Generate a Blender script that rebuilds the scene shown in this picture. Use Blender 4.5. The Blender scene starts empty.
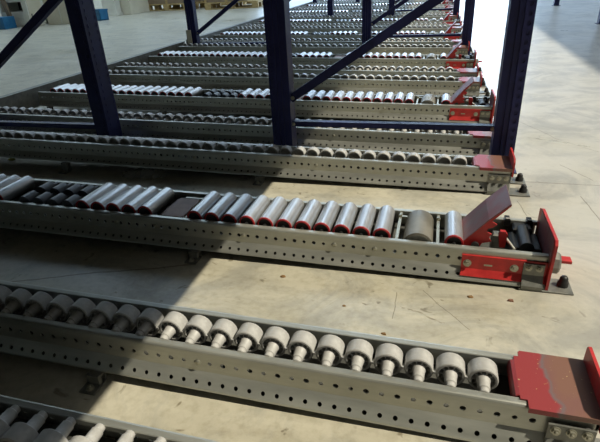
import bpy, math, random
from mathutils import Matrix, Vector
random.seed(7)
PI = math.pi
sc = bpy.context.scene
C = sc.collection
FZ = -0.0695            # floor height
SL = 0.0194            # downhill slope of the flow rails
TH = math.atan(SL)
DR = -0.016            # the rows step back slightly to the left with distance

# ------------------------------------------------------------------ materials
def mat(name, col, rough=.5, metal=0., spec=.5):
    m = bpy.data.materials.new(name); m.use_nodes = True
    b = m.node_tree.nodes['Principled BSDF']
    b.inputs['Base Color'].default_value = (*col, 1)
    b.inputs['Roughness'].default_value = rough
    b.inputs['Metallic'].default_value = metal
    b.inputs['Specular IOR Level'].default_value = spec
    return m
def N(m, t, **kw):
    n = m.node_tree.nodes.new(t)
    for k, v in kw.items(): setattr(n, k, v)
    return n
def L(m, a, b): m.node_tree.links.new(a, b)
def noisy(m, c1, c2, scale=20, detail=6, lo=.35, hi=.65, rough=None, stretch=(1,1,1), bump=0, coords='Object'):
    """mix two colours by noise on the base colour; optional roughness range and bump"""
    b = m.node_tree.nodes['Principled BSDF']
    tc = N(m, 'ShaderNodeTexCoord'); mp = N(m, 'ShaderNodeMapping'); mp.inputs['Scale'].default_value = stretch
    L(m, tc.outputs[coords], mp.inputs['Vector'])
    no = N(m, 'ShaderNodeTexNoise'); no.inputs['Scale'].default_value = scale; no.inputs['Detail'].default_value = detail
    no.inputs['Roughness'].default_value = .65
    L(m, mp.outputs[0], no.inputs['Vector'])
    rp = N(m, 'ShaderNodeValToRGB')
    rp.color_ramp.elements[0].position = lo; rp.color_ramp.elements[0].color = (*c1, 1)
    rp.color_ramp.elements[1].position = hi; rp.color_ramp.elements[1].color = (*c2, 1)
    L(m, no.outputs['Fac'], rp.inputs['Fac']); L(m, rp.outputs['Color'], b.inputs['Base Color'])
    if rough:
        mr = N(m, 'ShaderNodeMapRange'); mr.inputs['From Min'].default_value = .3; mr.inputs['From Max'].default_value = .7
        mr.inputs['To Min'].default_value = rough[0]; mr.inputs['To Max'].default_value = rough[1]
        L(m, no.outputs['Fac'], mr.inputs['Value']); L(m, mr.outputs[0], b.inputs['Roughness'])
    if bump:
        bp = N(m, 'ShaderNodeBump'); bp.inputs['Strength'].default_value = bump; bp.inputs['Distance'].default_value = .002
        L(m, no.outputs['Fac'], bp.inputs['Height']); L(m, bp.outputs[0], b.inputs['Normal'])
    return m
M = {}
M['galv'] = noisy(mat('galvanised', (.4,.4,.35), .45, .58), (.35,.353,.315), (.48,.482,.43), 9, 8, rough=(.30,.46), stretch=(.5,3,3))
M['galv_dark'] = noisy(mat('galvanised_plate', (.3,.3,.28), .5, .5), (.15,.153,.14), (.26,.26,.23), 30, 6, rough=(.4,.6))
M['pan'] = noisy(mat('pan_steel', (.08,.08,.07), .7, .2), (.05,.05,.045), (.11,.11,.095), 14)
M['steel'] = noisy(mat('roller_steel', (.6,.6,.6), .3, .72), (.46,.46,.47), (.60,.60,.60), 14, 6, rough=(.24,.42), stretch=(3,.6,3))
M['drum'] = noisy(mat('drum_steel', (.3,.28,.23), .45, .5), (.17,.155,.125), (.27,.25,.205), 18, 6, rough=(.35,.55))
M['wheel'] = noisy(mat('wheel_plastic', (.34,.33,.31), .38), (.38,.372,.352), (.49,.48,.455), 60, 4, rough=(.3,.5))
M['dark_wheel'] = mat('dark_plastic', (.035,.036,.042), .35)
M['tip'] = mat('axle_tip', (.5,.48,.40), .5)
M['red'] = noisy(mat('red_paint', (.5,.02,.02), .45), (.36,.016,.016), (.55,.026,.024), 25, 5, rough=(.35,.55))
M['cap_red'] = mat('red_cap', (.38,.016,.02), .5)
M['worn'] = noisy(mat('worn_red_paint', (.25,.05,.05), .55), (.18,.10,.10), (.26,.075,.08), 14, 5, rough=(.4,.6))
M['brown'] = noisy(mat('rusty_brown', (.12,.05,.03), .6), (.17,.08,.05), (.24,.12,.075), 30)
M['navy'] = noisy(mat('navy_paint', (.015,.017,.06), .35, spec=.3), (.015,.017,.075), (.023,.027,.115), 20, 4, rough=(.38,.55))
M['black'] = mat('black_rubber', (.012,.012,.012), .5)
M['bolt'] = mat('bolt_zinc', (.38,.37,.30), .4, .7)
M['cream'] = noisy(mat('cream_panel', (.6,.56,.43), .5), (.68,.63,.50), (.80,.75,.60), 3)
M['white'] = noisy(mat('white_panel', (.6,.58,.5), .5), (.66,.65,.58), (.80,.78,.70), 3)
M['blue'] = noisy(mat('blue_plastic', (.02,.16,.34), .45), (.015,.13,.30), (.025,.20,.40), 6)
M['wood'] = noisy(mat('pallet_wood', (.5,.36,.17), .7), (.42,.29,.12), (.60,.44,.20), 8, 5, stretch=(1,6,6))
M['card'] = noisy(mat('cardboard', (.28,.2,.13), .8), (.24,.175,.12), (.33,.25,.17), 3)
M['dark_back'] = mat('dark_board', (.05,.035,.03), .7)

# red end plates: red paint rubbed to brown and grey where pallets run over it
def plate_mat():
    m = mat('red_plate', (.4,.02,.03), .4)
    b = m.node_tree.nodes['Principled BSDF']
    tc = N(m, 'ShaderNodeTexCoord')
    n1 = N(m, 'ShaderNodeTexNoise'); n1.inputs['Scale'].default_value = 14; n1.inputs['Detail'].default_value = 4
    L(m, tc.outputs['Object'], n1.inputs['Vector'])
    sp = N(m, 'ShaderNodeSeparateXYZ'); L(m, tc.outputs['Object'], sp.inputs[0])
    # wear grows towards the outer end of the plate
    mr = N(m, 'ShaderNodeMapRange'); mr.inputs['From Min'].default_value = -.085; mr.inputs['From Max'].default_value = -.045
    L(m, sp.outputs['X'], mr.inputs['Value'])
    ad = N(m, 'ShaderNodeMath', operation='ADD'); L(m, mr.outputs[0], ad.inputs[0])
    sb = N(m, 'ShaderNodeMath', operation='MULTIPLY_ADD'); sb.inputs[1].default_value = 2.2; sb.inputs[2].default_value = -1.35
    L(m, n1.outputs['Fac'], sb.inputs[0]); L(m, sb.outputs[0], ad.inputs[1])
    rp = N(m, 'ShaderNodeValToRGB'); e = rp.color_ramp.elements
    e[0].position = .12; e[0].color = (.27,.032,.034,1); e[1].position = .75; e[1].color = (.20,.095,.065,1)
    x = e.new(.28); x.color = (.15,.11,.11,1); x = e.new(.42); x.color = (.19,.085,.07,1)
    L(m, ad.outputs[0], rp.inputs['Fac'])
    n2 = N(m, 'ShaderNodeTexNoise'); n2.inputs['Scale'].default_value = 210; n2.inputs['Detail'].default_value = 2
    L(m, tc.outputs['Object'], n2.inputs['Vector'])
    r2 = N(m, 'ShaderNodeValToRGB'); r2.color_ramp.elements[0].position = .70; r2.color_ramp.elements[1].position = .73
    L(m, n2.outputs['Fac'], r2.inputs['Fac'])
    mx = N(m, 'ShaderNodeMixRGB'); L(m, r2.outputs['Color'], mx.inputs['Fac']); L(m, rp.outputs['Color'], mx.inputs[1])
    mx.inputs[2].default_value = (.45,.36,.16,1)
    L(m, mx.outputs[0], b.inputs['Base Color'])
    return m
M['plate'] = plate_mat()

# camera position and axes (fitted to the photograph)
cx, cy, cz = .54611, -.58517, .60311
yaw, pit, rol, F = -.2850, .4701, -.0563, 492.01
fwd = Vector((math.sin(yaw)*math.cos(pit), math.cos(yaw)*math.cos(pit), -math.sin(pit)))
rt = Vector((math.cos(yaw), -math.sin(yaw), 0)); up = rt.cross(fwd)
r_ = math.cos(rol)*rt + math.sin(rol)*up; u_ = -math.sin(rol)*rt + math.cos(rol)*up
def floor_pt(px, py):
    d = r_*((px-300)/F) + u_*((221-py)/F) + fwd; t = (FZ-cz)/d.z
    return cx+d.x*t, cy+d.y*t
CRACKS = []
for a_, b_, w_ in (((-60,287.5),(192,264.5),.0020),((515,181.5),(660,188),.0014),((519,121),(556,139),.0010),((556,139),(600,152),.0008),((560,165),(592,180),.0010),
                   ((517,201),(527,215),.0008),((399,292),(393,318),.0006),((425,290),(470,330),.0005),((580,196),(603,222),.0010)):
    CRACKS.append((*floor_pt(*a_), *floor_pt(*b_), w_))
def floor_mat():
    m = mat('concrete_floor', (.5,.45,.33), .3)
    b = m.node_tree.nodes['Principled BSDF']
    tc = N(m, 'ShaderNodeTexCoord')
    def noise(s, d=8, r=.6, st=(1,1,1), dist=0):
        mp = N(m, 'ShaderNodeMapping'); mp.inputs['Scale'].default_value = st; L(m, tc.outputs['Object'], mp.inputs['Vector'])
        n = N(m, 'ShaderNodeTexNoise'); n.inputs['Scale'].default_value = s; n.inputs['Detail'].default_value = d
        n.inputs['Roughness'].default_value = r; n.inputs['Distortion'].default_value = dist
        L(m, mp.outputs[0], n.inputs['Vector']); return n
    def ramp(src, p0, c0, p1, c1):
        r = N(m, 'ShaderNodeValToRGB'); e = r.color_ramp.elements
        e[0].position = p0; e[0].color = (*c0, 1); e[1].position = p1; e[1].color = (*c1, 1)
        L(m, src, r.inputs['Fac']); return r
    def mult(a, c, f=1):
        x = N(m, 'ShaderNodeMixRGB', blend_type='MULTIPLY'); x.inputs['Fac'].default_value = f
        L(m, a, x.inputs[1]); L(m, c, x.inputs[2]); return x.outputs[0]
    big = noise(2.2, 8, .6, dist=.4); base = ramp(big.outputs['Fac'], .3, (.44,.41,.315), .7, (.56,.525,.42)).outputs[0]
    streak = noise(5, 6, .6, (.4,2.2,1), .5); base = mult(base, ramp(streak.outputs['Fac'], .3, (.80,.79,.77), .6, (1,1,1)).outputs[0])
    fine = noise(55, 4, .6); base = mult(base, ramp(fine.outputs['Fac'], .3, (.84,.83,.80), .55, (1,1,1)).outputs[0])
    spot = noise(16, 3, .5, (1,1.3,1), 1.2); base = mult(base, ramp(spot.outputs['Fac'], .29, (.50,.47,.42), .35, (1,1,1)).outputs[0])
    # the driving lane past the rail ends is worn paler and greyer
    sl_ = N(m, 'ShaderNodeSeparateXYZ'); L(m, tc.outputs['Object'], sl_.inputs[0])
    la = N(m, 'ShaderNodeMath', operation='MULTIPLY_ADD'); la.inputs[1].default_value = .9; L(m, big.outputs['Fac'], la.inputs[0]); L(m, sl_.outputs['X'], la.inputs[2])
    lr = ramp(la.outputs[0], .0, (0,0,0), 1, (1,1,1)); mr0 = N(m, 'ShaderNodeMapRange'); mr0.inputs['From Min'].default_value = 1.05; mr0.inputs['From Max'].default_value = 1.6
    L(m, la.outputs[0], mr0.inputs['Value'])
    mxl = N(m, 'ShaderNodeMixRGB'); L(m, mr0.outputs[0], mxl.inputs['Fac']); L(m, base, mxl.inputs[1]); mxl.inputs[2].default_value = (.50,.49,.455,1); base = mxl.outputs[0]
    # grey scuffs
    sc_ = noise(3.5, 9, .7, (1,1,1), 1.5); base = mult(base, ramp(sc_.outputs['Fac'], .40, (.74,.755,.79), .55, (1,1,1)).outputs[0])
    # joints and hair cracks: thin dark lines between given floor points
    wob = noise(4, 5, .6)
    mixv = N(m, 'ShaderNodeVectorMath', operation='MULTIPLY_ADD'); mixv.inputs[1].default_value = (.035,.035,0)
    L(m, wob.outputs['Color'], mixv.inputs[0]); L(m, tc.outputs['Object'], mixv.inputs[2])
    sepw = N(m, 'ShaderNodeSeparateXYZ'); L(m, mixv.outputs[0], sepw.inputs[0])
    def mathn(op, a, c=None):
        n = N(m, 'ShaderNodeMath', operation=op)
        for k, q in enumerate((a, c)):
            if q is None: continue
            if isinstance(q, (int, float)): n.inputs[k].default_value = q
            else: L(m, q, n.inputs[k])
        return n.outputs[0]
    for (x0, y0, x1, y1, w) in CRACKS:
        dx, dy = x1-x0, y1-y0; ln = math.hypot(dx, dy); dx /= ln; dy /= ln
        px = mathn('SUBTRACT', sepw.outputs['X'], x0+.0175); py = mathn('SUBTRACT', sepw.outputs['Y'], y0+.0175)
        perp = mathn('ABSOLUTE', mathn('ADD', mathn('MULTIPLY', px, -dy), mathn('MULTIPLY', py, dx)))
        al = mathn('ADD', mathn('MULTIPLY', px, dx), mathn('MULTIPLY', py, dy))
        out = mathn('MAXIMUM', mathn('SUBTRACT', al, ln), mathn('MULTIPLY', al, -1))
        d_ = mathn('MAXIMUM', perp, out)
        base = mult(base, ramp(mathn('MULTIPLY', d_, 100), w*100, (.36,.33,.29), w*210, (1,1,1)).outputs[0], .8)
    L(m, base, b.inputs['Base Color'])
    mr = N(m, 'ShaderNodeMapRange'); mr.inputs['From Min'].default_value = .3; mr.inputs['From Max'].default_value = .7
    mr.inputs['To Min'].default_value = .27; mr.inputs['To Max'].default_value = .42
    L(m, big.outputs['Fac'], mr.inputs['Value']); L(m, mr.outputs[0], b.inputs['Roughness'])
    bp = N(m, 'ShaderNodeBump'); bp.inputs['Strength'].default_value = .25; bp.inputs['Distance'].default_value = .004
    L(m, streak.outputs['Fac'], bp.inputs['Height']); L(m, bp.outputs[0], b.inputs['Normal'])
    return m

# ------------------------------------------------------------------ mesh helper
class MB:
    def __init__(s): s.v = []; s.f = []; s.sm = []
    def add(s, vs, fs, smooth=False, mtx=None):
        o = len(s.v)
        for p in vs:
            p = Vector(p)
            if mtx is not None: p = mtx @ p
            s.v.append(tuple(p))
        for f in fs: s.f.append([i + o for i in f]); s.sm.append(smooth)
        return s
    def box(s, x0, x1, y0, y1, z0, z1, mtx=None, b=0):
        if b <= 0:
            vs = [(x,y,z) for z in (z0,z1) for y in (y0,y1) for x in (x0,x1)]
            return s.add(vs, [(0,2,3,1),(4,5,7,6),(0,1,5,4),(2,6,7,3),(0,4,6,2),(1,3,7,5)], mtx=mtx)
        # chamfered on the top and bottom outline
        def ring(z, i): return [(x0+i,y0+i,z),(x1-i,y0+i,z),(x1-i,y1-i,z),(x0+i,y1-i,z)]
        vs = ring(z0,b)+ring(z0+b,0)+ring(z1-b,0)+ring(z1,b)
        fs = [(3,2,1,0),(12,13,14,15)]
        for r in range(3):
            for k in range(4):
                a = r*4+k; c = r*4+(k+1)%4; fs.append((a,c,c+4,a+4))
        return s.add(vs, fs, mtx=mtx)
    def lathe(s, prof, n=24, axis='Y', c=(0,0,0), smooth=True, mtx=None, caps=True):
        """prof: list of (t along axis, radius)"""
        vs = []; fs = []
        for t, r in prof:
            for k in range(n):
                a = 2*PI*k/n; p, q = r*math.cos(a), r*math.sin(a)
                vs.append({'Y': (c[0]+p, c[1]+t, c[2]+q), 'Z': (c[0]+p, c[1]+q, c[2]+t), 'X': (c[0]+t, c[1]+p, c[2]+q)}[axis])
        for i in range(len(prof)-1):
            for k in range(n):
                a = i*n+k; b = i*n+(k+1)%n; q = (a, b, b+n, a+n)
                fs.append(q if axis != 'Y' else q[::-1])
        s.add(vs, fs, smooth, mtx)
        if caps:
            o = len(s.v) - len(vs)
            for idx in (0, len(prof)-1):
                if prof[idx][1] > 1e-6:
                    s.f.append([o + idx*n + k for k in range(n)][::(1 if (idx == 0) ^ (axis != 'Y') else -1)]); s.sm.append(False)
        return s
    def prism(s, poly, axis, a, b, mtx=None):
        """poly in the two other axes (in xyz order), extruded from a to b"""
        n = len(poly)
        def P(t, p): return {'X': (t,p[0],p[1]), 'Y': (p[0],t,p[1]), 'Z': (p[0],p[1],t)}[axis]
        vs = [P(a,p) for p in poly] + [P(b,p) for p in poly]
        fs = [list(range(n))[::-1], list(range(n, 2*n))] + [(k, (k+1)%n, (k+1)%n+n, k+n) for k in range(n)]
        return s.add(vs, fs, mtx=mtx)
    def mesh(s, name, m):
        me = bpy.data.meshes.new(name); me.from_pydata(s.v, [], s.f)
        me.polygons.foreach_set('use_smooth', s.sm)
        import bmesh
        bm = bmesh.new(); bm.from_mesh(me); bmesh.ops.recalc_face_normals(bm, faces=bm.faces); bm.to_mesh(me); bm.free()
        me.materials.append(M[m] if isinstance(m, str) else m); me.update()
        if any(s.sm):
            try: me.set_sharp_from_angle(angle=math.radians(40))
            except Exception: pass
        return me
    def build(s, name, m, parent=None):
        return link(name, s.mesh(name, m), parent)
def link(name, me, parent=None, loc=(0,0,0), rot=(0,0,0)):
    o = bpy.data.objects.new(name, me); C.objects.link(o); o.location = loc; o.rotation_euler = rot
    if parent: o.parent = parent
    return o
def thing(name, label, cat, loc=(0,0,0), rot=(0,0,0), group=None):
    o = link(name, None, None, loc, rot); o.empty_display_size = .05
    return tag(o, label, cat, group)
def tag(o, label, cat, group=None):
    o['label'] = label; o['category'] = cat
    if group: o['group'] = group
    return o
def struct(name, mb, m):
    o = mb.build(name, m); o['kind'] = 'structure'; return o
def kids(o): return [c for c in o.children]
def dup(o, parent=None):
    c = o.copy(); C.objects.link(c); c.parent = parent
    for ch in kids(o): dup(ch, c)
    return c

# ------------------------------------------------------------------ rail profile with punched holes
RL = 2.46              # rail length
def punched(mb, p0, p1, rad, ph, off, x0=-RL, x1=0., depth=(0,.0025,0), pitch=.025):
    """a strip between profile points p0 and p1 (y,h) with a row of round holes"""
    n = 12; d = Vector((0, p1[0]-p0[0], p1[1]-p0[1])); w = d.length; d.normalize()
    o = Vector((0, p0[0], p0[1]))
    def P(x, t): return o + Vector((x,0,0)) + d*t
    cells = int((x1-x0)/pitch)
    dep = Vector(depth)
    xs = x1 - cells*pitch
    if xs > x0 + 1e-6: mb.add([P(x0,0),P(xs,0),P(xs,w),P(x0,w)], [(0,1,2,3)])
    for k in range(cells):
        a = xs + k*pitch; cx = a + pitch/2; r = rad[k % 2]; ct = ph*w
        outer = []
        for i in range(n):
            an = 2*PI*(i+.5)/n; cs, sn = math.cos(an), math.sin(an)
            # project the ray on to the cell rectangle
            tx = (pitch/2)/abs(cs) if abs(cs) > 1e-9 else 1e9
            ty = ((w-ct) if sn > 0 else ct)/abs(sn) if abs(sn) > 1e-9 else 1e9
            t = min(tx, ty); outer.append((cx+cs*t, ct+sn*t))
        corners = [(a+pitch, w), (a, w), (a, 0), (a+pitch, 0)]
        inner = [(cx+r*math.cos(2*PI*(i+.5)/n), ct+r*math.sin(2*PI*(i+.5)/n)) for i in range(n)]
        vs = [P(*q) for q in outer] + [P(*q) for q in inner] + [P(*q)+dep for q in inner] + [P(*q) for q in corners]
        fs = []
        for i in range(n):
            j = (i+1) % n
            fs.append((i, j, n+j, n+i)); fs.append((n+i, n+j, 2*n+j, 2*n+i))
            (xa, ta), (xb, tb) = outer[i], outer[j]
            onx = lambda x: abs(abs(x-cx)-pitch/2) < 1e-7
            if onx(xa) != onx(xb):      # a corner sits between them
                c = min(range(4), key=lambda q: (corners[q][0]-(xa+xb)/2)**2 + (corners[q][1]-(ta+tb)/2)**2)
                fs.append((i, 3*n+c, j))
        mb.add(vs, fs)

TOP = .027
def channel_mesh(W, holes=True):
    """near side profile of a rail (y grows inwards); folded galvanised sheet"""
    mb = MB()
    web = ((0,.021), (0,-.022)); fl = None
    if holes:
        punched(mb, (0,-.020), (0,.021), (.0050,.0042), .49, 0)
        punched(mb, (-.0172,-.0450), (0,-.020), (.0040,.0040), .36, 0, depth=(0,.0015,-.0015))
    else:
        mb.add([(-RL,0,-.020),(0,0,-.020),(0,0,.021),(-RL,0,.021)], [(0,1,2,3)])
        mb.add([(-RL,-.0172,-.0450),(0,-.0172,-.0450),(0,0,-.020),(-RL,0,-.020)], [(0,1,2,3)])
    t = .002
    def sheet(a, b, c, d):   # quad strip with thickness inwards
        pass
    # rounded shoulder, top lip, inner return
    prof = [(0,.021),(.0006,.0242),(.0022,.0262),(.005,.027),(.0145,.027),(.0155,.0255),(.0155,.017),(.0135,.017),(.0135,.025),(.005,.025),(.002,.023),(.002,.021)]
    mb.prism(prof, 'X', -RL, 0)
    # back skin of the web so it reads as sheet with thickness at its cut end
    mb.prism([(.002,.021),(.0025,.021),(.0025,-.020),(.002,-.020)], 'X', -.004, 0)
    mb.prism([(0,.021),(.002,.021),(.002,-.021),(0,-.021)], 'X', -.004, -.0005)
    # bottom lip
    mb.prism([(-.0172,-.0450),(-.0182,-.0485),(-.0162,-.0485),(-.0157,-.0450)], 'X', -RL, 0)
    return mb
def mirrored(mb, W):
    o = MB(); o.v = [(x, W-y, z) for x, y, z in mb.v]; o.f = [list(f)[::-1] for f in mb.f]; o.sm = list(mb.sm); return o

WW, RW = .112, .185     # widths of the wheel rail and the roller rail
me_near = channel_mesh(WW).mesh('channel', 'galv')
me_far_w = mirrored(channel_mesh(WW, False), WW).mesh('channel', 'galv')
me_far_r = mirrored(channel_mesh(RW, False), RW).mesh('channel', 'galv')
me_near_wm = mirrored(channel_mesh(WW), WW).mesh('channel', 'galv')   # not used by name, kept punched on its outer side
def pan_mesh(W):
    mb = MB(); mb.box(-RL, -.0, .0022, W-.0022, -.0240, -.0205); mb.box(-RL+.002, -.002, -.0145, W+.0145, -.0475, -.0458)  # lower plate added so the punched holes look dark
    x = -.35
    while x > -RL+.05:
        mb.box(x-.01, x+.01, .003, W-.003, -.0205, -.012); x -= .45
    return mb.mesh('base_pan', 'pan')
pan_w, pan_r = pan_mesh(WW), pan_mesh(RW)

# ------------------------------------------------------------------ wheels and rollers
def wheel_mesh(sign):
    """skate wheel, axle along y, stub shaft to the outer side (sign -1 = towards -y)"""
    R = .0232; mb = MB(); ex = .007 if sign > 0 else 0
    mb.lathe([(-.002, .004), (-.002, R-.0048), (.015, R-.0045), (.015, R-.0015), (.0135, R), (-.0135, R), (-.015, R-.0015), (-.015, R-.0045), (-.004, R-.0052), (-.004, .004)], 28, caps=False)
    for k in range(10):
        a = 2*PI*k/10
        mt = Matrix.Rotation(a, 4, 'Y')
        mb.box(.009, R-.004, -.013, -.0045, -.0007, .0007, mtx=mt)
    mb.lathe([(-.005, .0112), (-.016, .0112), (-.0175, .0102), (-.034-ex, .0095), (-.0355-ex, .0078), (-.0425-ex, .0074), (-.0435-ex, .0062)], 20)
    mb.box(-.0275, -.0235, -.016, -.012, -.001, .003)
    if sign > 0: mb = mirrored(mb, 0)
    return mb.mesh('wheel', 'wheel')
wheel_n, wheel_f = wheel_mesh(-1), wheel_mesh(1)
roller = MB().lathe([(.0245,.0195),(.0250,.0213),(.1575,.0213),(.159,.0195)], 28).mesh('roller', 'steel')
cap = MB().lathe([(.0260,.0170),(.0222,.0172),(.0215,.0180),(.0218,.0212),(.0228,.0219),(.0250,.0219)], 28, caps=False).mesh('end_cap', 'cap_red')
hubm = MB().lathe([(.012,.0045),(.0235,.0045),(.0236,.0095),(.0240,.0172)], 16).mesh('axle_end', 'black')
dwheel = MB().lathe([(-.023,.017),(-.022,.0195),(.022,.0195),(.023,.017)], 22).mesh('wheel', 'dark_wheel')
dshaft = MB().lathe([(.012,.006),(.172,.006)], 12).mesh('shaft', 'dark_wheel')

def hexbolt(r=.006, h=.005):
    mb = MB(); poly = [(r*math.cos(PI/3*k), r*math.sin(PI/3*k)) for k in range(6)]
    mb.lathe([(0,r*1.25),(-.0012,r*1.25)], 18)
    mb.prism(poly, 'Y', -.0012, -h); mb.lathe([(-h,r*.45),(-h-.003,r*.45)], 10)
    return mb
bolt_me = hexbolt().mesh('bolt', 'bolt')
rivet_me = MB().lathe([(0,.0058),(-.0012,.0058),(-.0028,.0042),(-.0034,.0015)], 16).mesh('bolt', 'bolt')
nutcap_me = MB().lathe([(0,.012),(.009,.0118),(.012,.0095),(.020,.0088),(.0245,.006),(.026,.002)], 18, 'Z').mesh('anchor_bolt', 'black')

def floor_h(x_local, xe):   # local height of the floor under a rail point
    return FZ - (-SL*(xe+x_local))
def end_bracket(root, W, near, y0, x0, x1, nb):
    """folded grey bracket screwed to the rail with its foot on the floor and an anchor bolt"""
    s = -1 if near else 1
    yf = 0 if near else W
    mb = MB(); fh = floor_h(x1+.02, .78)+.0012
    def yb(a, b): return (yf+s*a, yf+s*b) if s > 0 else (yf-b, yf-a)
    # upright plate stands off in front of the flange
    ya, yb_ = yb(.027, .0305)
    mb.prism([(yf+s*.0052,.008),(yf+s*.0092,.008),(yf+s*.0092,-.020),(yf+s*.0235,-.042),(yf+s*.0235,fh+.001),(yf+s*.0205,fh+.001),(yf+s*.0205,-.043),(yf+s*.0052,-.0215)], 'X', x0, x1)
    yo, yi = sorted((yf+s*.0235, yf-s*.035))
    mb.box(x0-.004, x1+.066, yo, yi, fh+.0002, fh+.0040, b=.001)
    br = mb.build('bracket', 'galv_dark', root)
    for k in range(nb):
        fx = x0 + (x1-x0)*(k+.5)/nb
        b = link('bolt', bolt_me, br, (fx, yf+s*.0092, -.002), (0,0,0 if near else PI))
    link('anchor_bolt', nutcap_me, br, (x1+.048, yf - s*.008, fh+.0040))
    return br

def end_plate(root, W):
    """red plate over the rail end with an upstand flange"""
    mb = MB()
    t0, t1 = .0272, .0300
    out = [(-.108,.010),(-.098,.010),(-.098,-.004),(.000,-.004),(.000,W+.004),(-.100,W+.004),(-.100,W-.008),(-.108,W-.008)]
    mb.prism(out, 'Z', t0, t1)
    mb.prism([(-.108,t1),(-.1135,t1-.002),(-.1165,t1-.007),(-.1165,t1-.020),(-.1145,t1-.020),(-.1145,t1-.008),(-.1115,t1-.0035),(-.108,t1-.003)], 'Y', .0165, W-.0165)
    for ya, yb in ((-.0065,-.0040),(W+.0040,W+.0065)): mb.box(-.098, 0, ya, yb, .0205, t1)
    o = mb.build('end_plate', 'plate', root)
    fl = MB(); fl.prism([(-.0065,.004),(W+.0065,.004),(W+.0065,.056),(W+.002,.062),(.006,.062),(-.0065,.052)], 'X', 0, .005)
    fl.build('flange', 'red', o)
    return o

def rail_common(root, W, near_me, far_me, pan, xe, feet):
    link('channel', near_me, root); link('channel', far_me, root)
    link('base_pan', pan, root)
    for fx in feet:
        h = floor_h(fx, xe)
        mb = MB()
        mb.box(fx-.016, fx+.016, -.016, W+.016, -.0520, -.0488)
        for (ya, yb) in ((-.019,-.016),(W+.016,W+.019)): mb.box(fx-.016, fx+.016, ya, yb, h+.004, -.0520)
        mb.box(fx-.016, fx+.016, -.056, -.019, h+.0005, h+.004); mb.box(fx-.016, fx+.016, W+.019, W+.047, h+.0005, h+.004)
        for ya, yb in ((-.034,-.026),(W+.026,W+.034)): mb.box(fx-.013, fx+.013, ya, yb, h+.004, -.0470)
        for ya, yb in ((-.028,-.014),(W+.014,W+.028)): mb.box(fx-.013, fx+.013, ya, yb, -.0520, -.0488)
        f = mb.build('foot', 'galv_dark', root)
        link('bolt', bolt_me, f, (fx, -.045, h+.004), (PI/2*-1, 0, 0))

FEET = (-.84, -1.66, -2.38)
def make_wheel_rail(near=True, name='wheel_rail'):
    root = thing(name, 'x', 'conveyor rail')
    if near: a, b = me_near, me_far_w
    else:
        a, b = me_near, me_near_wm
    rail_common(root, WW, a, b, pan_w, .80, FEET)
    x = -.158
    yc = .0575 if near else WW-.0655
    while x > -RL+.03:
        link('wheel', wheel_n if near else wheel_f, root, (x, yc, .0225)); x -= .05
    end_plate(root, WW)
    end_bracket(root, WW, True, 0, -.068, -.004, 3); end_bracket(root, WW, False, 0, -.068, -.004, 3)
    for bx in (-.635, -1.1, -1.55, -2.0): link('bolt', rivet_me, root, (bx+.0, 0, .000))
    return root

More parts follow.
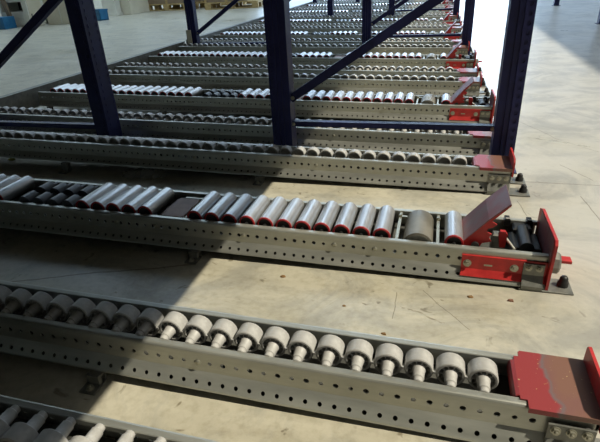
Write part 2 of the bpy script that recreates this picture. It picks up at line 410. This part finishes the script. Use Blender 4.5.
def make_roller_rail():
    root = thing('roller_rail', 'x', 'conveyor rail')
    rail_common(root, RW, me_near, me_far_r, pan_r, .81, (-.86, -1.66, -2.38))
    def X(k): return -.012 - .05*(k+.22) + .0
    def add_roller(x):
        r = link('roller', roller, root, (x, .002, .0235)); link('end_cap', cap, r); link('axle_end', hubm, r)
    add_roller(-.203)
    for k in list(range(7,18)) + list(range(20,25)) + list(range(30,48)): add_roller(X(k))
    for k in range(25,29):
        sh = link('shaft', dshaft, root, (X(k), 0, .0215)); link('wheel', dwheel, sh, (0,.046,0)); link('wheel', dwheel, sh, (0,.118,0))
    # brake drum between two cross bars
    d = MB().lathe([(.024,.033),(.0255,.0365),(.1545,.0365),(.156,.033)], 36).build('brake_drum', 'drum', root); d.location = (-.286, 0, .0055)
    dc = MB().lathe([(.0232,.006),(.0232,.0315),(.0255,.0315)], 32).build('drum_cap', 'galv_dark', d)
    for bx in (-.336, -.240):
        mb = MB(); mb.box(bx-.0035, bx+.0035, .0155, RW-.0155, .012, .024)
        mb.lathe([(0,.006),(.006,.006)], 12, c=(bx,RW-.045,.024)); mb.box(bx-.002,bx+.018 if bx < -.3 else bx+.004, RW-.048, RW-.040, .020,.0265)
        mb.build('cross_bar', 'bolt', root)
    # brown lever plate
    mb = MB(); xa, xb = -.972, -.912
    mb.box(xa, xb, .024, .140, .0195, .0235, b=.001); mb.box(xa-.004, xa, .028, .132, -.012, .0235); mb.box(xb, xb+.004, .028, .132, -.012, .0235)
    mb.build('lever_plate', 'brown', root)
    mb = MB(); mb.lathe([(.016,.004),(RW-.016,.004)], 10, c=(xb+.008,0,.016)); mb.box(xa+.01, xb+.012, .150,.158,.012,.020); mb.build('lever_rod', 'bolt', root)
    # red side plate with slot and bolts
    mb = MB(); mb.prism([(-.0045,.0125),(-.0055,-.0215),(-.0150,-.0375),(-.0125,-.0378),(-.0005,-.0205),(0,.0125)], 'X', -.183, 0)
    sp = mb.build('side_plate', 'red', root)
    for bx, bz in ((-.170,-.008),(-.068,-.009)): link('bolt', MB_big, sp, (bx,-.0045,bz))
    MB().box(-.133,-.115,-.0052,-.0040,-.0125,-.007).build('slot', 'bolt', sp)
    MB().box(-.183, 0, RW+.0003, RW+.0045, -.0215, .0125, b=.0006).build('side_plate', 'red', root)
    # hinged stop: bent plate with toothed cheeks
    y0, y1 = .032, .146
    P0, P1, P2 = (-.186,.024), (-.133,.090), (-.092,.133)
    t = .0035
    mb = MB(); mb.prism([P0, P1, P2, (P2[0]+.002,P2[1]-t), (P1[0]+.0025,P1[1]-t), (P0[0]+.003,P0[1]-.001)], 'Y', y0, y1)
    st = mb.build('stop_plate', 'worn', root)
    for ya in (y0, y1-.004):
        MB().prism([(-.184,.0255),(-.1305,.0885),(-.0915,.1300),(-.0905,.1275),(-.126,.0860),(-.114,.079),(-.121,.071),(-.132,.067),(-.134,.058),(-.122,.053),(-.127,.044),(-.121,.034),(-.140,.028),(-.148,.010),(-.178,.010)], 'Y', ya-.0006, ya+.004).build('cheek', 'red', st)
    MB().lathe([(.0155,.009),(.024,.009),(.0245,.005),(.160,.005),(.1605,.009),(RW-.0155,.009)], 16, c=(-.156,0,.026)).build('pivot_pin', 'black', st)
    # trip lever, spring rod and damper inside the tray
    mb = MB(); mb.prism([(-.098,.010),(-.086,.010),(-.084,.044),(-.090,.052),(-.101,.052),(-.104,.042)], 'Y', .052, .062); mb.build('trip_lever', 'red', root)
    mb = MB(); mb.box(-.115,-.088, .064,.088,-.02,.036,b=.003); mb.build('catch_block', 'galv_dark', root)
    mt = Matrix.Translation((-.078,.062,.022)) @ Matrix.Rotation(.25,4,'Z')
    mb = MB(); mb.lathe([(-.036,.0030),(.036,.0030)], 10, mtx=mt); mb.build('rod', 'tip', root)
    mb = MB(); mb.box(-.070,-.002,.050,.140,-.022,.012,b=.006); mb.lathe([(.05,.016),(.142,.016)], 20, c=(-.038,0,.014)); mb.box(-.060,-.016,.13,RW-.017,-.02,.024,b=.004)
    mb.build('damper', 'black', root)
    for cx in (-.071,-.019):
        c_ = MB().box(cx-.006, cx+.006, RW-.020, RW+.002, .0268, .0315, b=.001).box(cx-.0075,cx+.0075,RW-.0215,RW-.0175,.012,.029).build('clip', 'black', root)
        MB().box(cx-.0045, cx+.0045, RW-.0195, RW-.0165, .0316, .0330).build('clip_tab', 'white', c_)
    # end plate, tall and standing across the rail end
    mb = MB(); mb.prism([(-.020,-.050),(RW-.006,-.050),(RW-.006,.062),(.155,.072),(-.012,.076),(-.020,.066)], 'X', .001, .007)
    ep = mb.build('end_plate', 'red', root)
    MB().prism([(-.010,.004),(.150,.004),(.150,.068),(-.004,.072),(-.010,.064)], 'X', .0002, .0010).build('plate_face', 'worn', ep)
    # rubber stopper and red tab at the back of the plate
    MB().lathe([(.007,.026),(.022,.026),(.027,.021)], 8, 'X', c=(0,.018,.004), smooth=False).build('stopper', 'galv_dark', ep)
    MB().box(.027,.050,.008,.030,.008,.016,b=.001).build('tab', 'red', ep)
    end_bracket(root, RW, True, 0, -.050, -.006, 2)
    for bx in (-.385,-.485,-.725,-.98,-1.1,-1.5,-1.9): link('bolt', rivet_me, root, (bx,0,.001))
    return root
MB_big = hexbolt(.0075,.006).mesh('bolt', 'bolt')

# ------------------------------------------------------------------ lanes of rails
nw, rr, fw = make_wheel_rail(True), make_roller_rail(), make_wheel_rail(False)
NL = 10
ORD = ['nearest', 'second nearest', 'third', 'fourth', 'fifth', 'sixth', 'seventh', 'eighth', 'ninth', 'tenth', 'eleventh']
ly = []
y = -1.258
for i in range(NL+1):
    ly.append(y); y += 1.258 if i % 2 else 1.322
ly = [-1.258]; 
for k in range(5): ly += [k*2.58, k*2.58+1.322]
def place(o, Y, extra=0.):
    xe = .807 + DR*Y + extra
    o.location = (xe, Y, -SL*xe); o.rotation_euler = (0, TH, 0)
used = set()
def put(proto, Y, label, group, extra=0.):
    o = proto if proto.name not in used else dup(proto)
    if o is proto: used.add(proto.name)
    place(o, Y, extra); tag(o, label, 'conveyor rail', group); return o
G = 'galvanised flow rails side by side on the warehouse floor'
for i, Y in enumerate(ly):
    if i == 0:
        put(fw, Y+.985, 'galvanised skate wheel rail cut off by the bottom left corner of the picture', G); continue
    if i == 1:
        a = 'galvanised rail of big grey wheels with red end plate, running across the foreground'
        b = 'long galvanised rail of shiny rollers with raised red stop, closest roller rail to the camera'
        c = 'galvanised skate wheel rail just beyond the closest roller rail, in front of the blue posts'
    elif i == 2:
        a = 'galvanised skate wheel rail close behind the three nearest blue posts and their low blue brace'
        b = 'galvanised roller rail with raised red stop, second closest roller rail to the camera'
        c = 'galvanised skate wheel rail just beyond the second closest roller rail'
    else:
        o_ = ORD[i-1]
        a = 'grey wheel rail just before the %s roller rail from the camera' % o_
        b = 'rail of shiny rollers with raised red stop, %s roller rail from the camera' % o_
        c = 'grey wheel rail just beyond the %s roller rail from the camera' % o_
    put(nw, Y, a, G); put(rr, Y+.453, b, G, .012); put(fw, Y+.985, c, G)

# ------------------------------------------------------------------ rack frames
PH = 1.9
def post_mesh(s):
    """upright: s=+1 has its aisle side towards +x. Profile in plan, extruded, a strip of round holes on both side faces"""
    mb = MB()
    # inner, slimmer half
    def B(x0,x1,y0,y1): mb.box(min(s*x0,s*x1), max(s*x0,s*x1), y0, y1, 0, PH)
    B(-.044,-.012,-.033,.033)
    B(-.012,.008,-.039,.039)
    B(.042,.044,-.010,.010); B(.008,.042,-.0415,.0415)
    pitch = .028; cnt = int(PH/pitch); n = 10
    def strip(u0, u1, P, ru, rz):
        uc = (u0+u1)/2; hw = abs(u1-u0)/2
        for k in range(cnt):
            zc = k*pitch+pitch/2; pts = []; inn = []; deep = []
            for i in range(n):
                an = 2*PI*(i+.5)/n; cs, sn = math.cos(an), math.sin(an)
                t = min(hw/abs(cs) if abs(cs) > 1e-9 else 9, (pitch/2)/abs(sn) if abs(sn) > 1e-9 else 9)
                pts.append((uc+cs*t, zc+sn*t)); inn.append((uc+ru*cs, zc+rz*sn))
            cor = [(uc+hw,zc+pitch/2),(uc-hw,zc+pitch/2),(uc-hw,zc-pitch/2),(uc+hw,zc-pitch/2)]
            fs = [list(range(2*n,3*n))]
            for i in range(n):
                j = (i+1)%n; fs += [(i,j,n+j,n+i),(n+i,n+j,2*n+j,2*n+i)]
                oa = abs(abs(pts[i][0]-uc)-hw) < 1e-7; ob = abs(abs(pts[j][0]-uc)-hw) < 1e-7
                if oa != ob:
                    m_ = ((pts[i][0]+pts[j][0])/2, (pts[i][1]+pts[j][1])/2)
                    c = min(range(4), key=lambda q: (cor[q][0]-m_[0])**2+(cor[q][1]-m_[1])**2); fs.append((i,3*n+c,j))
            mb.add([P(u,z,0) for u,z in pts]+[P(u,z,0) for u,z in inn]+[P(u,z,1) for u,z in inn]+[P(u,z,0) for u,z in cor], fs)
    for sg in (-1, 1):
        strip(s*.010, s*.044, lambda u, z, d: (u, sg*(.045-.0032*d), z), .0075, .0080)
        strip(sg*.010, sg*.045, lambda u, z, d: (s*(.044-.0018*d), u, z), .0070, .0078)
        xl, xr = sorted((s*.008, s*.010)); ya, yb = sorted((sg*.0415, sg*.045)); mb.box(xl, xr, ya, yb, 0, PH)
    mb.v = [(x*.82, y*.98, z) for x, y, z in mb.v]
    return mb.mesh('upright', 'navy')
post_p, post_m = post_mesh(1), post_mesh(-1)
def bar(mb, a, b, w, d):
    """rectangular bar from a to b, w in the xz plane, d along y"""
    a, b = Vector(a), Vector(b); ax = (b-a); ln = ax.length; ax.normalize(); yv = Vector((0,1,0)); zv = ax.cross(yv)
    mt = Matrix((( ax.x,yv.x,zv.x,a.x),(ax.y,yv.y,zv.y,a.y),(ax.z,yv.z,zv.z,a.z),(0,0,0,1)))
    # open channel section
    mb.box(0, ln, -d/2, -d/2+.003, -w/2, w/2, mtx=mt); mb.box(0, ln, -d/2, d/2, w/2-.003, w/2, mtx=mt); mb.box(0, ln, -d/2, d/2, -w/2, -w/2+.003, mtx=mt)
def make_frame(xa, xb, zb, zd, guard=False):
    root = thing('upright_rack', 'x', 'rack frame')
    for x, me in ((xa, post_m), (xb, post_p)):
        p = link('upright', me, root, (x,0,FZ+.004))
        s = -1 if me is post_m else 1
        MB().box(-.055,.055 ,-.047,.047,-.004,0,b=.001).build('base_plate', 'navy', p)
            
    mb = MB(); bar(mb, (xa+.034,0,zb), (xb-.034,0,zb), .019, .030); mb.build('brace', 'navy', root)
    W = xb-xa-.088; h = W*.655
    z = zd; up = True
    while z < PH-.62:
        mb = MB()
        a, b = ((xa+.033,0,z),(xb-.033,0,z+h)) if up else ((xb-.033,0,z),(xa+.033,0,z+h))
        bar(mb, a, b, .030, .030); mb.build('diagonal_brace', 'navy', root); up = not up; z += h+.03
    for x, zz in ((xa+.040,zb),(xb-.040,zb),(xa+.043,zd+.004)):
        link('bolt', bolt_me, root, (x,-.016,zz))
    return root
fr = make_frame(-.018, .780, .081, .176)
fl = make_frame(-1.60, -.822, .046, .140)
FO = ['nearest', 'second', 'third', 'fourth', 'fifth']
yy0 = 1.205
for k in range(5):
    Y = yy0 + 2.58*k; dx = DR*(Y-yy0)
    r = fr if k == 0 else dup(fr); l = fl if k == 0 else dup(fl)
    r.location = (dx, Y, 0); l.location = (dx, Y, 0)
    g = 'navy rack frames standing between the flow lanes'
    if k == 0:
        tag(r, 'navy blue rack frame nearest the camera, at the right, with big perforated front post', 'rack frame', g)
        tag(l, 'navy blue rack frame nearest the camera, at the left, with thick diagonal top left', 'rack frame', g)
    else:
        tag(r, 'navy rack frame at the red stop end, %s row from the camera' % FO[k], 'rack frame', g)
        tag(l, 'navy rack frame at the left rail ends, %s row from the camera' % FO[k], 'rack frame', g)
    if k == 1:   # pale guard sleeve at the foot of this post
        MB().box(-1.60-.050, -1.60-.005, -.052, -.046, FZ+.005, .175).box(-1.60-.0515,-1.60-.0455,-.052,.030,FZ+.005,.175).build('post_guard', 'cream', l)

# ------------------------------------------------------------------ load beams across the rail ends on the left
def beam(Y0, Y1, label):
    mb = MB(); x = 0
    n = Y1-Y0
    mb.box(-.045, -.041, 0, n, -.055, .050); mb.box(-.004, 0, 0, n, -.055, .050); mb.box(-.045, 0, 0, n, .047, .050); mb.box(-.045, 0, 0, n, -.055, -.052)
    t = thing('end_beam', label, 'steel beam', (.807+DR*Y0-RL-.003, Y0, SL*1.66-.001), (0,0,-math.atan(DR)*1.0), 'grey beams closing the left ends of the rails')
    t.rotation_euler = (0,0,math.atan(-DR)*1.0)
    mb.build('beam_body', 'galv_dark', t)
    for yy in (.12, n-.12):
        h = FZ-(SL*1.66-.001); MB().box(-.041,-.004,yy-.02,yy+.02,h+.004,-.055).box(-.07,.0,yy-.03,yy+.03,h+.0005,h+.004).build('foot', 'galv_dark', t)
    return t
ys = [-.27] + [yy0+2.58*k for k in range(5)] + [14.1]
pos = ['cut off by the left edge of the picture', 'behind the left front post', 'in the second bay from the camera', 'in the third bay from the camera', 'in the fourth bay from the camera', 'in the farthest bay']
for k in range(len(ys)-1):
    beam(ys[k]+(.06 if k else 0), ys[k+1]-.06, 'grey steel beam closing the left rail ends ' + pos[k])

# ------------------------------------------------------------------ floor and hall
M['floor'] = floor_mat()
fm = MB()
fm.add([(-14,-6,FZ),(12,-6,FZ),(12,24,FZ),(-14,24,FZ)], [(0,1,2,3)])
struct('floor', fm, 'floor')
# thin saw-cut joint lines in the slab
M['joint'] = mat('joint_filler', (.10,.085,.06), .8)
# hall shell: left wall, front wall behind the camera, far wall with a big daylight opening, roof with an open strip for the sun
M['wall'] = noisy(mat('wall_paint', (.5,.46,.36), .8), (.40,.36,.28), (.50,.46,.36), 2)
M['ceil'] = mat('roof_sheet', (.16,.15,.12), .8)
struct('wall_left', MB().box(-10.2,-10,-6,24,FZ,6), 'wall')
struct('wall_right', MB().box(12,12.2,-6,24,FZ,6), 'wall')
struct('wall_front', MB().box(-10,12,-6.2,-6,FZ,6), 'ceil')
OX0, OX1, OZ = -9.0, 6.5, 4.8
struct('wall_back', MB().box(-10,OX0,20,20.2,FZ,6).box(OX1,12,20,20.2,FZ,6).box(OX0,OX1,20,20.2,OZ,6), 'wall')
# sun and roof opening
SD = Vector((.75, -.06, 1.0)).normalized()    # direction towards the sun
HC = 6.0
sx0 = -.04 + .75*(HC-FZ); sx1 = 1.58 + .75*(HC-FZ)
struct('ceiling', MB().box(-10.2,sx0,-6.2,20.2,HC,HC+.08).box(sx1,12.2,-6.2,20.2,HC,HC+.08), 'ceil')
# unseen upper rack level, cut short and extended leftwards to shade the near lanes
M['deck'] = mat('shade_deck', (.04,.035,.028), .8)
struct('rack_shade_deck', MB().box(-1.75,.79,-3.2,1.5,.985,1.06).box(-2.8,-1.75,-3.2,1.2,.985,1.06), 'deck')
# sky seen through the far opening
sk = bpy.data.materials.new('daylight_opening'); sk.use_nodes = True
nt = sk.node_tree; nt.nodes.clear()
em = nt.nodes.new('ShaderNodeEmission'); em.inputs['Color'].default_value = (.55,.76,1,1); em.inputs['Strength'].default_value = 9.5
ou = nt.nodes.new('ShaderNodeOutputMaterial'); nt.links.new(em.outputs[0], ou.inputs[0])
def opening(x0, x1, name, m):
    b = MB(); b.add([(x0,20.1,FZ+.02),(x1,20.1,FZ+.02),(x1,20.1,OZ),(x0,20.1,OZ)], [(0,1,2,3)]); struct(name, b, m)
sk2 = sk.copy(); sk2.name = 'side_fill_glow'; sk2.node_tree.nodes['Emission'].inputs['Strength'].default_value = 4.0; sk2.node_tree.nodes['Emission'].inputs['Color'].default_value = (.50,.72,1,1)
sk3 = sk2.copy(); sk3.node_tree.nodes['Emission'].inputs['Strength'].default_value = .9
opening(-1.5, 3.2, 'window_1', sk); opening(OX0, -1.6, 'fill_panel_2', sk2); opening(3.3, OX1, 'fill_panel_3', sk3)  # left and right side panes are added glow for bluish floor reflections
def fill_panel(x0, x1, y0, y1, name, e):  # added glowing panel under the roof, bluish fill for floor and rear rails
    m = sk.copy(); m.name = 'fill_panel_glow'; m.node_tree.nodes['Emission'].inputs['Strength'].default_value = e
    m.node_tree.nodes['Emission'].inputs['Color'].default_value = (.60,.80,1,1)
    b = MB(); b.box(x0,x1,y0,y1,HC-.06,HC-.001); struct(name, b, m)
fill_panel(-9.0, -5.0, 5.5, 18, 'fill_panel_4', 3.3); fill_panel(-2.5, 0.5, 6, 18, 'fill_panel_5', 3.6)
struct('trim_1', MB().box(-1.6,-1.5,19.98,20.2,FZ,OZ), 'wall'); struct('trim_2', MB().box(3.2,3.3,19.98,20.2,FZ,OZ), 'wall')

sun = bpy.data.lights.new('sun', 'SUN'); sun.energy = 4.6; sun.angle = math.radians(.6); sun.color = (1,.93,.76)
so = bpy.data.objects.new('sun', sun); C.objects.link(so); so.rotation_euler = SD.to_track_quat('Z','Y').to_euler()
wd = bpy.data.worlds.new('world'); sc.world = wd; wd.use_nodes = True
wd.node_tree.nodes['Background'].inputs[0].default_value = (.9,.95,1,1); wd.node_tree.nodes['Background'].inputs[1].default_value = 1.0
# added fill lights under the roof, no fittings modelled
def lamp(x, y, e, sz=(1.2,.2), z=HC-.25, col=(1,.95,.80)):
    l = bpy.data.lights.new('fill_lamp', 'AREA'); l.shape = 'RECTANGLE'; l.size, l.size_y = sz; l.energy = e; l.color = col
    o = bpy.data.objects.new('fill_lamp', l); C.objects.link(o); o.location = (x,y,z)
for lx, yy in ((3.2,2.2),): lamp(lx, yy, 30, col=(1,.92,.74))
for lx in (-5.5, 2.0, 7.5):
    for yy in (4, 10, 15): lamp(lx, yy, 8, col=(1,.97,.90))

# ------------------------------------------------------------------ things along the far left
def pallet(loc, rz, label, box_label, bh=1.0, bw=.74, bl=1.12):
    t = thing('wooden_pallet', label, 'pallet', (loc[0],loc[1],FZ), (0,0,rz), 'wooden pallets standing along the far wall')
    L_, W_ = 1.2, .8
    for yy in (0, .35, .70):
        MB().box(0,L_,yy,yy+.1,.001,.022).build('bottom_board','wood',t)
        for xx in (0,.53,1.06): MB().box(xx,xx+.14,yy,yy+.1,.022,.10).build('block','wood',t)
    for xx in (0,.53,1.06): MB().box(xx,xx+.14,0,W_,.10,.122).build('stringer_board','wood',t)
    for q in range(5): MB().box(0,L_,q*.167,q*.167+.13,.122,.144).build('top_board','wood',t)
    b = thing('cardboard_box', box_label, 'box', (loc[0],loc[1],FZ+.1445), (0,0,rz), 'brown boxes stacked on the far pallets')
    MB().box(.04,.04+bl,.03,.03+bw,0,bh,b=.004).build('carton','card',b)
    MB().box(.04+bl/2-.03,.04+bl/2+.03,.0285,.031,0,bh*.5).build('tape','wood',b)
pallet((-6.25,10.66), -.12, 'wooden pallet under boxes, leftmost of the pallets at the top', 'brown box on the leftmost wooden pallet')
pallet((-5.35,11.95), -.15, 'wooden pallet behind the far left upright, middle one of the pallets', 'brown box on the middle wooden pallet')
pallet((-4.55,10.30), .12, 'wooden pallet under boxes, rightmost and closest to the rails', 'brown box on the rightmost wooden pallet', bl=.9)
def box_thing(name, label, cat, x0,x1,y0,y1,h,m, part='body', rz=0, group=None):
    t = thing(name, label, cat, (x0,y0,FZ), (0,0,rz), group)
    MB().box(0,x1-x0,0,y1-y0,.0005,h,b=.005).build(part, m, t); return t
t = thing('storage_cabinet', 'white cabinet with dark open shelves in the top left corner', 'cabinet', (-7.40,7.56,FZ))
MB().box(0,.03,0,.5,.0005,1.2).box(.55,.58,0,.5,.0005,1.2).box(0,.58,.47,.5,.0005,1.2).box(0,.58,0,.5,1.17,1.2).box(0,.58,0,.5,.0005,.26).box(.03,.55,.02,.47,.42,.50).build('carcass','white',t)
MB().box(.03,.55,.44,.468,.26,1.17).build('back_panel','dark_back',t)  # dark brown panel behind the open shelves
for z in (.03,.145): MB().box(.03,.55,-.012,0,z,z+.10,b=.003).build('drawer','white',t)
t = box_thing('machine_cabinet', 'white metal cabinet on the floor beside the dark shelves', 'cabinet', -6.79,-6.69,7.44,7.83,1.0,'white')
MB().box(.100,.108,.03,.36,.05,.95,b=.002).build('door','cream',t); MB().box(.108,.118,.06,.08,.15,.22).build('handle','galv_dark',t)
t = box_thing('plastic_cover', 'blue plastic cover on the floor at the left edge near the top', 'cover', -7.85,-6.98,7.12,7.40,.20,'blue', 'cover_sheet')
t = thing('wooden_board', 'brown board leaning against the white shelves in the top left corner', 'board', (-7.05,7.44,FZ), (0,-.22,0))
MB().box(-.07,0,0,.05,.016,.75).build('board_plank','card',t)
t = box_thing('screen_panel', 'cream panel standing between the white cabinet and the left post', 'panel', -6.66,-6.17,7.85,8.05,1.5,'cream', 'sheet')
MB().box(.30,.312,-.006,0,.02,1.45).build('seam','white',t)
t = thing('blue_crate', 'blue plastic crate on the floor right of the left front post', 'crate', (-6.12,8.42,FZ), (0,0,-.3))
MB().box(0,.27,0,.02,.0005,.2).box(0,.27,.18,.2,.0005,.2).box(0,.02,0,.2,.0005,.2).box(.25,.27,0,.2,.0005,.2).box(0,.27,0,.2,.0005,.02).box(-.008,.278,-.008,.0,.17,.2).box(-.008,.278,.20,.208,.17,.2).build('crate_body','blue',t)
t = box_thing('white_column', 'white column between the blue crate and the pale sheet', 'column', -6.62,-6.30,9.55,9.75,2.2,'white', 'shaft')
MB().box(-.02,.34,-.02,.22,.001,.05).build('plinth','white',t)
t = box_thing('pale_sheet', 'pale cream sheet standing left of the wooden pallets', 'panel', -6.45,-6.08,9.78,10.55,2.2,'cream', 'sheet')
# blue racks across the aisle on the right
for k, (px, py) in enumerate(((2.20,5.75),(2.20,8.35))):
    t = thing('rack_post', ['navy post across the aisle at the right edge, nearer one','navy post across the aisle at the top right, farther one'][k], 'rack post', (px,py,FZ), (0,0,0), 'navy posts across the aisle')
    link('upright', post_m, t, (0,0,.004)); MB().box(-.055,.055,-.06,.06,0,.004).build('base_plate','navy',t)

# ------------------------------------------------------------------ litter
def scrap(x, y, s, m, label, name='floor_scrap'):
    mb = MB(); n = 7; r = [s*(.6+.5*random.random()) for _ in range(n)]
    low = [(r[k]*math.cos(2*PI*k/n), .6*r[k]*math.sin(2*PI*k/n), 0) for k in range(n)]
    hi = [(p[0]*.7, p[1]*.7, s*(.25+.2*random.random())) for p in low]
    mb.add(low+hi, [list(range(n))[::-1], list(range(n,2*n))]+[(k,(k+1)%n,(k+1)%n+n,k+n) for k in range(n)])
    o = mb.build(name, m); o.location = (x,y,FZ+.0002); tag(o, label, 'scrap'); return o
M['leaf'] = mat('dry_brown', (.20,.11,.04), .8); M['yel'] = mat('yellow_paper', (.42,.40,.06), .7)
SCR = [(344,306,.006,'leaf','small dark crumb on the lit floor above the middle wheels'),(384,334,.007,'leaf','brown crumb against the far side of the foreground rail'),
 (283,277,.010,'leaf','dark flake on the floor below the roller rail'),(470,297,.008,'leaf','brown scrap below the red side plate'),(511,301,.009,'brown','rust coloured chip below the end of the roller rail')]
# camera (also used to find floor points of the litter)
for (px,py,s,m,lb) in SCR:
    d = r_*((px-300)/F) + u_*((221-py)/F) + fwd; t = (FZ-cz)/d.z
    scrap(cx+d.x*t, cy+d.y*t, s, m, lb)
d = r_*((12-300)/F) + u_*((221-160)/F) + fwd; t = (FZ-cz)/d.z
scrap(cx+d.x*t, cy+d.y*t, .022, 'yel', 'yellow scrap of paper in the shade at the left edge')
# crumpled clear film between the two rails in the shade
fm_ = bpy.data.materials.new('clear_film'); fm_.use_nodes = True; b = fm_.node_tree.nodes['Principled BSDF']
b.inputs['Base Color'].default_value = (.7,.7,.66,1); b.inputs['Roughness'].default_value = .15; b.inputs['Alpha'].default_value = .35
mb = MB(); nx, ny = 22, 10; vs = []; fs = []
for i in range(nx):
    for j in range(ny):
        u = i/(nx-1)*2-1; v = j/(ny-1)*2-1; rr_ = math.sqrt(u*u+v*v)
        vs.append((u*.10, v*.05, max(0,(1-rr_)*.02)+random.random()*.010+.0005))
for i in range(nx-1):
    for j in range(ny-1):
        u = (i+.5)/(nx-1)*2-1; v = (j+.5)/(ny-1)*2-1
        if u*u+v*v < 1.05: a = i*ny+j; fs.append((a,a+1,a+ny+1,a+ny))
mb.add(vs, fs, True); o = mb.build('plastic_film', fm_); d = r_*((150-300)/F) + u_*((221-172)/F) + fwd; t = (FZ-cz)/d.z
o.location = (cx+d.x*t, cy+d.y*t-.03, FZ); tag(o, 'crumpled clear plastic film on the shaded floor behind the roller rail', 'plastic film')

# ------------------------------------------------------------------ camera and view
cam = bpy.data.cameras.new('camera'); cam.sensor_width = 36; cam.sensor_fit = 'HORIZONTAL'; cam.lens = F/600*36; cam.clip_start = .02
co = bpy.data.objects.new('camera', cam); C.objects.link(co)
co.matrix_world = Matrix(((r_.x,u_.x,-fwd.x,cx),(r_.y,u_.y,-fwd.y,cy),(r_.z,u_.z,-fwd.z,cz),(0,0,0,1)))
sc.camera = co
sc.view_settings.view_transform = 'Standard'; sc.view_settings.look = 'None'; sc.view_settings.gamma = 1
sc.view_settings.exposure = 0.0; sc.view_settings.use_curve_mapping = False
